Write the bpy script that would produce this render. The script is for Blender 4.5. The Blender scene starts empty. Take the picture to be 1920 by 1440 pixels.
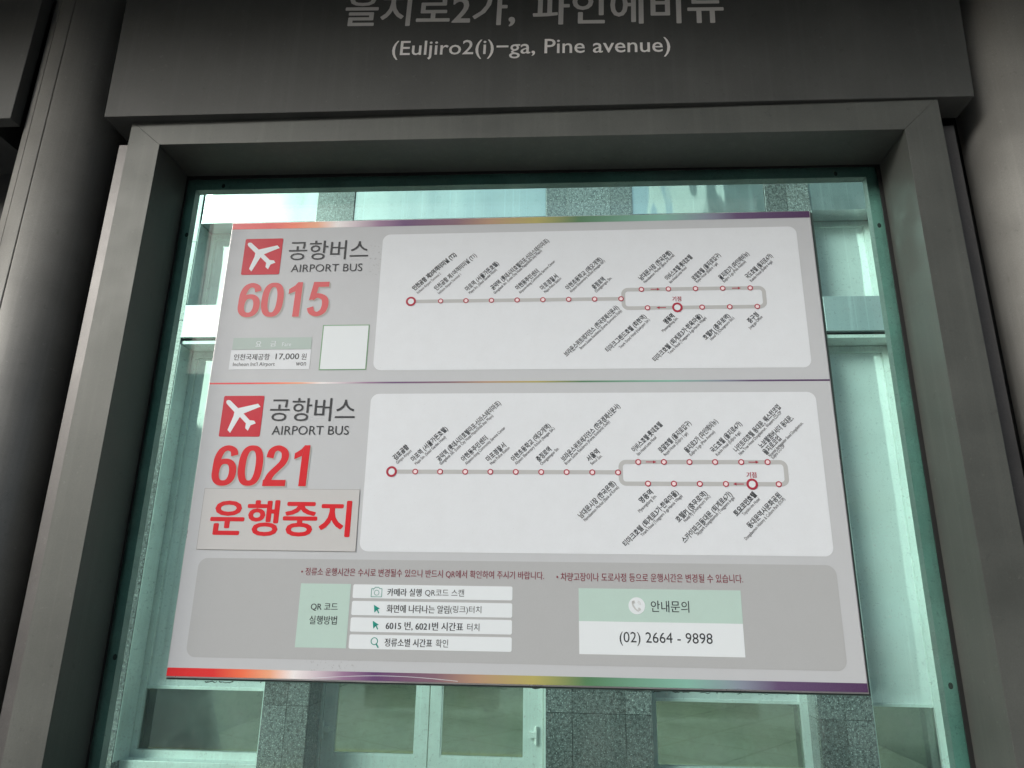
import bpy, bmesh, math, random
from mathutils import Matrix, Vector
random.seed(7)
S = bpy.context.scene
COL = S.collection
H0 = 1.82            # height of the poster centre above the pavement (metres)

# ------------------------------------------------------------------ camera
cam_d = bpy.data.cameras.new('camera')
cam_d.sensor_width = 36.0
cam_d.lens = 1331.0 / 1920.0 * 36.0
cam_d.clip_start = 0.02
cam_d.clip_end = 600.0
cam = bpy.data.objects.new('camera', cam_d)
COL.objects.link(cam)
R = ((0.99763276, 0.06709678, 0.01506339), (-0.00547574, 0.29586432, -0.95521428), (-0.06854852, 0.95287057, 0.29553134))
M = Matrix(((R[0][0], -R[1][0], -R[2][0], 0.096676), (R[0][1], -R[1][1], -R[2][1], -1.3029),
            (R[0][2], -R[1][2], -R[2][2], H0 - 0.31657), (0, 0, 0, 1)))
cam.matrix_world = M
S.camera = cam

# ------------------------------------------------------------------ sky, sun, exposure
SUN_ELEV, SUN_AZ = 27.0, 224.0      # azimuth clockwise from +y: light comes from behind the camera, from the left
w = bpy.data.worlds.new('World')
S.world = w
w.use_nodes = True
nt = w.node_tree
nt.nodes.clear()
sky = nt.nodes.new('ShaderNodeTexSky')
sky.sky_type = 'NISHITA'
sky.sun_disc = False
sky.sun_elevation = math.radians(SUN_ELEV)
sky.sun_rotation = math.radians(SUN_AZ)
sky.air_density = 1.0
sky.dust_density = 3.0
sky.ozone_density = 1.0
hs = nt.nodes.new('ShaderNodeHueSaturation')
hs.inputs['Saturation'].default_value = 0.7
bg = nt.nodes.new('ShaderNodeBackground')
bg.inputs['Strength'].default_value = 0.125
wo = nt.nodes.new('ShaderNodeOutputWorld')
nt.links.new(sky.outputs[0], hs.inputs['Color'])
nt.links.new(hs.outputs[0], bg.inputs['Color'])
nt.links.new(bg.outputs[0], wo.inputs['Surface'])
sd = bpy.data.lights.new('sun', 'SUN')
sd.energy = 1.4
sd.angle = math.radians(24)
sd.color = (1.0, 0.99, 0.98)
sun = bpy.data.objects.new('sun', sd)
COL.objects.link(sun)
az, el = math.radians(SUN_AZ), math.radians(SUN_ELEV)
sdir = Vector((math.sin(az) * math.cos(el), math.cos(az) * math.cos(el), math.sin(el)))
sun.rotation_euler = sdir.to_track_quat('Z', 'Y').to_euler()
sun.location = (-6, -10, 12)
S.view_settings.view_transform = 'Standard'
S.view_settings.look = 'None'
S.view_settings.gamma = 1.0
S.view_settings.use_curve_mapping = False
S.view_settings.exposure = 0.40
S.render.engine = 'CYCLES'
S.cycles.max_bounces = 10
S.cycles.transparent_max_bounces = 16
S.cycles.caustics_reflective = False
S.cycles.caustics_refractive = False
S.cycles.use_denoising = True

# ------------------------------------------------------------------ materials
def lin(c):
    return tuple((v / 255.0 / 12.92) if v / 255.0 <= 0.04045 else ((v / 255.0 + 0.055) / 1.055) ** 2.4 for v in c)

class G:
    """small node-graph helper"""
    def __init__(self, name):
        self.m = bpy.data.materials.new(name)
        self.m.use_nodes = True
        self.t = self.m.node_tree
        self.t.nodes.clear()
        self.out = self.t.nodes.new('ShaderNodeOutputMaterial')
    def n(self, kind, **kw):
        o = self.t.nodes.new(kind)
        for k, v in kw.items():
            if k.startswith('_'):
                setattr(o, k[1:], v)
            else:
                k2 = int(k[1:]) if k[0] == 'i' and k[1:].isdigit() else k.replace('__', ' ')
                if isinstance(v, bpy.types.NodeSocket):
                    self.t.links.new(v, o.inputs[k2])
                else:
                    o.inputs[k2].default_value = v
        return o
    def coord(self, scale=(1, 1, 1), kind='Object'):
        tc = self.n('ShaderNodeTexCoord')
        mp = self.n('ShaderNodeMapping', Scale=scale)
        self.t.links.new(tc.outputs[kind], mp.inputs['Vector'])
        return mp.outputs[0]
    def noise(self, scale, detail=4, rough=0.6, v=None):
        k = dict(Scale=scale, Detail=detail, Roughness=rough)
        if v is not None:
            k['Vector'] = v
        return self.n('ShaderNodeTexNoise', **k).outputs['Fac']
    def ramp(self, fac, stops):
        r = self.n('ShaderNodeValToRGB', Fac=fac)
        e = r.color_ramp.elements
        while len(e) < len(stops):
            e.new(0.5)
        for i, (p, c) in enumerate(stops):
            e[i].position = p
            e[i].color = (c[0], c[1], c[2], 1) if not isinstance(c, (int, float)) else (c, c, c, 1)
        return r.outputs['Color']
    def mix(self, fac, a, b, blend='MIX'):
        m = self.n('ShaderNodeMix', _data_type='RGBA', _blend_type=blend)
        for idx, v in ((0, fac), (6, a), (7, b)):
            if isinstance(v, bpy.types.NodeSocket):
                self.t.links.new(v, m.inputs[idx])
            else:
                m.inputs[idx].default_value = v if idx == 0 else (v[0], v[1], v[2], 1)
        return m.outputs[2]
    def bump(self, h, strength=0.2, dist=0.001):
        return self.n('ShaderNodeBump', Height=h, Strength=strength, Distance=dist).outputs[0]
    def bsdf(self, color, rough=0.5, metal=0.0, spec=0.5, normal=None, coat=0.0, coat_rough=0.05):
        b = self.n('ShaderNodeBsdfPrincipled')
        for k, v in (('Base Color', color), ('Roughness', rough), ('Metallic', metal), ('Specular IOR Level', spec), ('Coat Weight', coat), ('Coat Roughness', coat_rough)):
            if isinstance(v, bpy.types.NodeSocket):
                self.t.links.new(v, b.inputs[k])
            else:
                b.inputs[k].default_value = (v[0], v[1], v[2], 1) if k == 'Base Color' else v
        if normal is not None:
            self.t.links.new(normal, b.inputs['Normal'])
        return b.outputs[0]
    def done(self, sh):
        self.t.links.new(sh, self.out.inputs['Surface'])
        return self.m

MAT = {}
def metal_paint(name, c, rough=0.42, metal=0.55, grain=0.12, streak=0.0):
    g = G(name)
    v = g.coord()
    n1 = g.noise(7, 5, 0.6, v)
    n2 = g.noise(420, 2, 0.7, v)
    base = g.mix(g.ramp(n1, [(0.35, 0), (0.7, 1)]), tuple(x * (1 - grain) for x in c), tuple(x * (1 + grain) for x in c))
    base = g.mix(g.ramp(n2, [(0.3, 0.0), (0.75, 0.35)]), base, tuple(x * 0.6 for x in c))
    wear = g.noise(75, 5, 0.8, v)
    base = g.mix(g.ramp(wear, [(0.62, 0.0), (0.72, 0.35)]), base, tuple(x * 1.9 + 0.02 for x in c))
    drk = g.noise(48, 5, 0.8, v)
    base = g.mix(g.ramp(drk, [(0.60, 0.0), (0.72, 0.45)]), base, tuple(x * 0.45 for x in c))
    if streak:
        sv = g.coord((60, 60, 1.2))
        s = g.noise(1.0, 4, 0.6, sv)
        base = g.mix(g.ramp(s, [(0.5, 0.0), (0.75, streak)]), base, tuple(x * 1.8 + 0.03 for x in c))
    rg = g.ramp(n1, [(0.3, rough - 0.06), (0.7, rough + 0.08)])
    MAT[name] = g.done(g.bsdf(base, rg, metal, 0.5, g.bump(n2, 0.15, 0.0006)))
metal_paint('bezel_metal', (0.100, 0.108, 0.099), rough=0.52, metal=0.3, grain=0.16, streak=0.12)
metal_paint('header_metal', (0.075, 0.080, 0.076), rough=0.6, metal=0.2, grain=0.16, streak=0.1)
metal_paint('column_metal', (0.27, 0.272, 0.255), rough=0.5, metal=0.35, streak=0.15)
metal_paint('channel_metal', (0.13, 0.128, 0.125))
metal_paint('flange_metal', (0.62, 0.64, 0.63), rough=0.5, metal=0.3, grain=0.25)
metal_paint('roof_metal', (0.35, 0.36, 0.35), rough=0.6, metal=0.2)
metal_paint('dark_backing', (0.06, 0.065, 0.065), rough=0.5, metal=0.1)
metal_paint('facade_aluminium', (0.80, 0.84, 0.82), rough=0.4, metal=0.15, grain=0.05, streak=0.1)
metal_paint('hinge_steel', (0.9, 0.92, 0.9), rough=0.3, metal=0.1, grain=0.03)
metal_paint('silver_edge', (0.6, 0.6, 0.6), rough=0.3, metal=0.8, grain=0.05)

def plain(name, c, rough=0.6, metal=0.0, spec=0.5):
    g = G(name)
    v = g.coord()
    n = g.noise(30, 4, 0.6, v)
    base = g.mix(n, tuple(x * 0.9 for x in c), tuple(min(1, x * 1.1) for x in c))
    MAT[name] = g.done(g.bsdf(base, rough, metal, spec))
plain('gasket_rubber', (0.012, 0.013, 0.013), 0.5)
plain('groove_dark', (0.03, 0.03, 0.028), 0.8)
plain('screw_dark', (0.02, 0.02, 0.02), 0.5)
plain('joint_dark', (0.06, 0.065, 0.065), 0.9)
plain('concrete', (0.32, 0.31, 0.29), 0.9)
plain('interior_wall', (0.30, 0.31, 0.28), 0.9)
plain('asphalt', (0.05, 0.05, 0.052), 0.9)
plain('kerb_stone', (0.35, 0.34, 0.32), 0.85)
plain('far_glass', (0.08, 0.11, 0.13), 0.1)
plain('tactile_yellow', (0.75, 0.55, 0.08), 0.7)
plain('white_paint', (0.78, 0.78, 0.76), 0.7)
plain('residue', (0.03, 0.05, 0.045), 0.8)
plain('underlay_dark', (0.06, 0.10, 0.09), 0.7)

# printed inks: same satin vinyl, with dust specks, smudges and slight unevenness
def ink(name, c, dirt=1.0, spec=0.25):
    g = G(name)
    v = g.coord((1, 1, 1), 'Object')
    tiny = g.noise(330, 2, 0.6, v)
    mid = g.noise(26, 5, 0.65, v)
    base = g.mix(g.ramp(mid, [(0.3, 0.0), (0.75, 0.07 * dirt)]), c, (0.30, 0.30, 0.28))
    base = g.mix(g.ramp(tiny, [(0.70, 0.0), (0.80, 0.22 * dirt)]), base, (0.12, 0.12, 0.12))
    if name == 'print_grey':
        # scuffs and grime: right of the headings and along the lower edge
        sc = g.noise(140, 4, 0.75, v)
        for cx, cz, rr in ((-0.285, 0.36, 0.055), (-0.30, -0.432, 0.07), (0.50, -0.16, 0.03)):
            sep = g.n('ShaderNodeVectorMath', _operation='DISTANCE', i0=v, i1=(cx, 0.0, cz)).outputs['Value']
            near = g.ramp(g.n('ShaderNodeMath', _operation='DIVIDE', i0=sep, i1=rr * 2).outputs[0], [(0.0, 1.0), (0.5, 0.0)])
            spots = g.ramp(sc, [(0.57, 0.0), (0.66, 0.6)])
            base = g.mix(g.mix(1.0, spots, near, 'MULTIPLY'), base, (0.10, 0.10, 0.10))
    grit = g.noise(900, 2, 0.7, v)
    base = g.mix(g.ramp(grit, [(0.25, 0.0), (0.8, 0.10 * dirt)]), base, tuple(x * 0.55 for x in c))
    rg = g.ramp(mid, [(0.3, 0.34), (0.7, 0.46)])
    MAT[name] = g.done(g.bsdf(base, rg, 0.0, spec, g.bump(grit, 0.08, 0.0003)))
ink('print_grey', (0.55, 0.585, 0.61))
ink('print_white', (0.755, 0.81, 0.85))
ink('print_band_grey', (0.455, 0.48, 0.49))
ink('print_sticker', (0.575, 0.59, 0.59))
ink('print_teal', (0.50, 0.68, 0.62))
ink('print_teal_pale', (0.44, 0.55, 0.52))
ink('print_red', (0.66, 0.012, 0.022), 0.4)
ink('print_red_glare', (0.66, 0.12, 0.13), 0.6)  # number red paled: sky glare on the upper board put into the ink
ink('print_logo_red', (0.56, 0.018, 0.04), 0.5)
ink('print_shadow', (0.46, 0.46, 0.43), 0.3)
ink('print_black', (0.035, 0.035, 0.04), 0.2)
ink('print_charcoal', (0.045, 0.05, 0.055), 0.2)
ink('print_grey_text', (0.10, 0.10, 0.11), 0.2)
ink('print_route', (0.50, 0.52, 0.52), 0.5)
ink('print_ring', (0.42, 0.04, 0.07), 0.3)
ink('print_pink', (0.90, 0.76, 0.78), 0.3)
ink('print_maroon', (0.25, 0.06, 0.08), 0.3)
ink('print_green', (0.02, 0.30, 0.24), 0.2)
ink('print_green_line', (0.20, 0.38, 0.22), 0.2)
ink('print_icon_grey', (0.55, 0.58, 0.58), 0.2)
ink('print_light', (0.76, 0.83, 0.86), 0.3)
ink('print_outline', (0.28, 0.28, 0.28), 0.2)
ink('letter_silver', (0.9, 0.9, 0.88), 0.8)
ink('letter_grey', (0.62, 0.62, 0.60), 1.5)

STOPS = [(0.0, (205, 35, 40)), (0.07, (205, 45, 45)), (0.115, (225, 110, 75)), (0.155, (222, 160, 125)), (0.19, (225, 222, 222)),
         (0.265, (140, 110, 140)), (0.31, (92, 62, 105)), (0.40, (120, 92, 105)), (0.46, (165, 135, 110)), (0.54, (165, 158, 92)),
         (0.615, (75, 118, 82)), (0.755, (120, 170, 155)), (0.83, (125, 135, 150)), (0.88, (90, 72, 105)), (1.0, (74, 50, 84))]
def band_mat(name, stops, k=1.0, white=None):
    g = G(name)
    tc = g.n('ShaderNodeTexCoord')
    sx = g.n('ShaderNodeSeparateXYZ', Vector=tc.outputs['Generated'])
    col = g.ramp(sx.outputs[0], [(p, tuple(min(1, x * k) for x in lin(c))) for p, c in stops])
    v = g.coord()
    gr = g.noise(600, 2, 0.7, v)
    col = g.mix(g.ramp(gr, [(0.4, 0), (0.8, 0.12)]), col, (0.3, 0.3, 0.3))
    MAT[name] = g.done(g.bsdf(col, 0.32))
band_mat('rainbow_band', STOPS, 1.25)

def granite(name, dark, light, tint=(1, 1, 1)):
    g = G(name)
    v = g.coord()
    n = g.noise(38, 5, 0.8, v)
    n2 = g.noise(90, 3, 0.7, v)
    base = g.mix(g.ramp(n, [(0.38, 0), (0.66, 1)]), dark, light)
    base = g.mix(g.ramp(n2, [(0.56, 0), (0.68, 0.8)]), base, tuple(min(1, x * 2.6) for x in light))
    oi = g.n('ShaderNodeObjectInfo')
    var = g.ramp(oi.outputs['Random'], [(0.0, 0.7), (1.0, 1.25)])
    base = g.mix(1.0, base, var, 'MULTIPLY')
    MAT[name] = g.done(g.bsdf(base, g.ramp(n, [(0.3, 0.16), (0.7, 0.3)]), 0.0, 0.9, coat=1.0))
granite('granite', (0.055, 0.055, 0.058), (0.33, 0.33, 0.335))

# glazing with a white privacy film on the inside: scatters daylight, still mirrors the street
def film_glass(name, c, refl, wav=0.25):
    g = G(name)
    v = g.coord((1, 1, 1))
    nb = g.noise(1.6, 2, 0.5, g.coord((1.3, 1, 0.45)))
    st = g.noise(1.0, 3, 0.6, g.coord((26, 26, 0.3)))
    sm = g.noise(3.0, 5, 0.6, v)
    base = g.mix(g.ramp(st, [(0.56, 0.0), (0.66, 0.7)]), tuple(x * 0.9 for x in c), tuple(min(1, x * 1.2) for x in c))
    base = g.mix(g.ramp(sm, [(0.35, 0.0), (0.7, 0.22)]), base, tuple(x * 0.78 for x in c))
    dif = g.n('ShaderNodeBsdfDiffuse', Color=base, Roughness=0.3)
    nrm = g.bump(nb, wav, 0.05)
    gl = g.n('ShaderNodeBsdfGlossy', Color=(0.9, 0.93, 0.93, 1), Roughness=0.04, Normal=nrm)
    mx = g.n('ShaderNodeMixShader', i0=refl, i1=dif.outputs[0], i2=gl.outputs[0])
    MAT[name] = g.done(mx.outputs[0])
film_glass('frosted_film', (0.94, 0.97, 0.97), 0.3)
film_glass('spandrel_glass', (0.50, 0.57, 0.58), 0.60)
film_glass('band_panel', (0.62, 0.68, 0.72), 0.38, 0.05)

def clear_glass(name, tint, f0, dust=0.0, rough=0.02):
    g = G(name)
    tr = g.n('ShaderNodeBsdfTransparent', Color=(tint[0], tint[1], tint[2], 1))
    gl = g.n('ShaderNodeBsdfGlossy', Color=(1, 1, 1, 1), Roughness=rough)
    lw = g.n('ShaderNodeFresnel', IOR=f0)
    mx = g.n('ShaderNodeMixShader', i0=lw.outputs[0], i1=tr.outputs[0], i2=gl.outputs[0])
    sh = mx.outputs[0]
    if dust:
        v = g.coord()
        a = g.noise(160, 3, 0.7, v)
        b = g.noise(5, 4, 0.6, v)
        d1 = g.ramp(a, [(0.60, 0.0), (0.78, dust)])
        d2 = g.ramp(b, [(0.40, 0.0), (0.75, dust * 0.45)])
        s = g.mix(1.0, d1, d2, 'ADD')
        df = g.n('ShaderNodeBsdfDiffuse', Color=(0.45, 0.5, 0.47, 1))
        sh = g.n('ShaderNodeMixShader', i0=s, i1=sh, i2=df.outputs[0]).outputs[0]
    MAT[name] = g.done(sh)
clear_glass('green_glass', (0.77, 0.99, 0.94), 1.33, dust=0.24)
clear_glass('entrance_glass', (0.78, 0.82, 0.80), 2.3, dust=0.3, rough=0.05)

def pavers(name):
    g = G(name)
    v = g.coord((1, 1, 1))
    br = g.n('ShaderNodeTexBrick', Vector=v, Scale=1.0, Color1=(0.40, 0.39, 0.37, 1), Color2=(0.46, 0.45, 0.43, 1), Mortar=(0.1, 0.1, 0.09, 1))
    br.inputs['Brick Width'].default_value = 0.3
    br.inputs['Row Height'].default_value = 0.3
    br.inputs['Mortar Size'].default_value = 0.008
    n = g.noise(9, 5, 0.6, v)
    base = g.mix(g.ramp(n, [(0.3, 0), (0.8, 0.4)]), br.outputs['Color'], (0.26, 0.25, 0.24))
    MAT[name] = g.done(g.bsdf(base, 0.8))
pavers('pavers')
def floor_tiles(name):
    g = G(name)
    v = g.coord((1, 1, 1))
    mp = g.n('ShaderNodeMapping', Vector=v, Rotation=(0, 0, math.radians(38)))
    br = g.n('ShaderNodeTexBrick', Vector=mp.outputs[0], Scale=1.0, Color1=(0.46, 0.45, 0.42, 1), Color2=(0.50, 0.49, 0.46, 1), Mortar=(0.28, 0.27, 0.23, 1))
    br.inputs['Brick Width'].default_value = 0.9
    br.inputs['Row Height'].default_value = 0.9
    br.inputs['Mortar Size'].default_value = 0.02
    br.offset = 0.0
    n = g.noise(1.3, 4, 0.6, v)
    base = g.mix(g.ramp(n, [(0.35, 0), (0.75, 0.5)]), br.outputs['Color'], (0.27, 0.27, 0.22))
    MAT[name] = g.done(g.bsdf(base, 0.35))
floor_tiles('interior_floor')
def emitter(name, c, s):
    g = G(name)
    MAT[name] = g.done(g.n('ShaderNodeEmission', Color=(c[0], c[1], c[2], 1), Strength=s).outputs[0])
emitter('lobby_fill_glow', (1.0, 0.93, 0.75), 16.0)  # emission for the added lobby fill panels

# ------------------------------------------------------------------ object helpers
def link(name, me, mat, parent=None):
    o = bpy.data.objects.new(name, me)
    COL.objects.link(o)
    if mat:
        me.materials.clear()
        me.materials.append(MAT[mat])
    if parent is not None:
        o.parent = parent
    return o
def empty(name, label, cat, loc=(0, 0, 0), group=None):
    o = bpy.data.objects.new(name, None)
    o.empty_display_size = 0.1
    COL.objects.link(o)
    o.location = loc
    o['label'] = label
    o['category'] = cat
    if group:
        o['group'] = group
    return o
def fin(name, bm, mat, parent=None, bevel=0.0, smooth=False):
    if bevel:
        bmesh.ops.bevel(bm, geom=list(bm.edges), offset=bevel, segments=2, affect='EDGES', profile=0.6)
    bmesh.ops.recalc_face_normals(bm, faces=bm.faces)
    me = bpy.data.meshes.new(name)
    bm.to_mesh(me)
    bm.free()
    if smooth:
        for p in me.polygons:
            p.use_smooth = True
    o = link(name, me, mat, parent)
    if parent is not None and parent.parent is None:
        me.transform(Matrix.Translation(-parent.location))
    elif parent is not None:
        me.transform(Matrix.Translation(-(parent.parent.location)))
    return o
def prism_bm(pts, y0, y1, bm=None):
    """pts: (x,z) outline; extruded from y0 to y1 (y may be a pair per vertex when given as callable)"""
    bm = bm or bmesh.new()
    f0 = y0 if callable(y0) else (lambda x: y0)
    f1 = y1 if callable(y1) else (lambda x: y1)
    a = [bm.verts.new((x, f0(x), z)) for x, z in pts]
    b = [bm.verts.new((x, f1(x), z)) for x, z in pts]
    bm.faces.new(a)
    bm.faces.new(list(reversed(b)))
    n = len(pts)
    for i in range(n):
        bm.faces.new((a[i], b[i], b[(i + 1) % n], a[(i + 1) % n]))
    return bm
def prism(name, pts, y0, y1, mat, parent=None, bevel=0.0):
    return fin(name, prism_bm(pts, y0, y1), mat, parent, bevel)
def box(name, x0, x1, y0, y1, z0, z1, mat, parent=None, bevel=0.0):
    return prism(name, [(x0, z0), (x1, z0), (x1, z1), (x0, z1)], y0, y1, mat, parent, bevel)
def Z(v):
    return v + H0

# text as flat mesh ------------------------------------------------
_cache = {}
def warm(strings):
    """outline every string once, in one go, while the scene is still empty"""
    obs = []
    for s in strings:
        cu = bpy.data.curves.new('t', 'FONT')
        cu.body = s
        cu.size = 1.0
        cu.resolution_u = 3
        cu.fill_mode = 'FRONT'
        o = bpy.data.objects.new('t', cu)
        COL.objects.link(o)
        obs.append((s, o, cu))
    dg = bpy.context.evaluated_depsgraph_get()
    dg.update()
    for s, o, cu in obs:
        me = bpy.data.meshes.new_from_object(o.evaluated_get(dg))
        _cache[s] = ([(v.co.x, v.co.y) for v in me.vertices], [tuple(p.vertices) for p in me.polygons])
        bpy.data.meshes.remove(me)
    for s, o, cu in obs:
        bpy.data.objects.remove(o)
        bpy.data.curves.remove(cu)
def pen(bold, n=None):
    """offsets (in em) of the copies that thicken a regular face into a bold one"""
    if not bold:
        return [(0, 0)]
    if n == 3:
        return [(-bold, 0), (0, 0), (bold, 0)]
    if n == 0:
        return [(-bold, -bold * 0.6), (bold, -bold * 0.6), (-bold, bold * 0.6), (bold, bold * 0.6)]
    return [(0, 0)] + [(bold * math.cos(k * math.pi / 4), bold * 0.8 * math.sin(k * math.pi / 4)) for k in range(8)]
def put_text(name, s, parent, to3d, mat, p0, p1, em=None, height=None, centre=None, bold=0.0, shear=0.0, n=None, pull=0.00002):
    """Ink runs from p0 to p1 (plane units, y up). em: type size; or height: ink height with p0 at the ink's bottom-left."""
    if s not in _cache:
        warm([s])
    V, F = _cache[s]
    xs = [v[0] for v in V]
    ys = [v[1] for v in V]
    bx = bold
    L = math.hypot(p1[0] - p0[0], p1[1] - p0[1])
    sx = L / (max(xs) - min(xs) + 2 * bx)
    by = bold * 0.8 if n != 3 else 0
    if em:
        sy, oy = em, (centre if centre is not None else 0.0)
    else:
        sy, oy = height / (max(ys) - min(ys) + 2 * by), min(ys) - by
    ux, uy = (p1[0] - p0[0]) / L, (p1[1] - p0[1]) / L
    x0 = min(xs) - bx
    pts, fs = [], []
    for i, (ox, oy2) in enumerate(pen(bold, n)):
        base = len(pts)
        for x, y in V:
            p, q = (x + ox - x0) * sx, (y + oy2 - oy) * sy
            t = to3d(p0[0] + p * ux - q * uy, p0[1] + p * uy + q * ux)
            pts.append((t[0], t[1] - pull * i, t[2]))
        fs += [tuple(base + k for k in f) for f in F]
    me = bpy.data.meshes.new(name)
    me.from_pydata(pts, [], fs)
    me.validate()
    return link(name, me, mat, parent)
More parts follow.
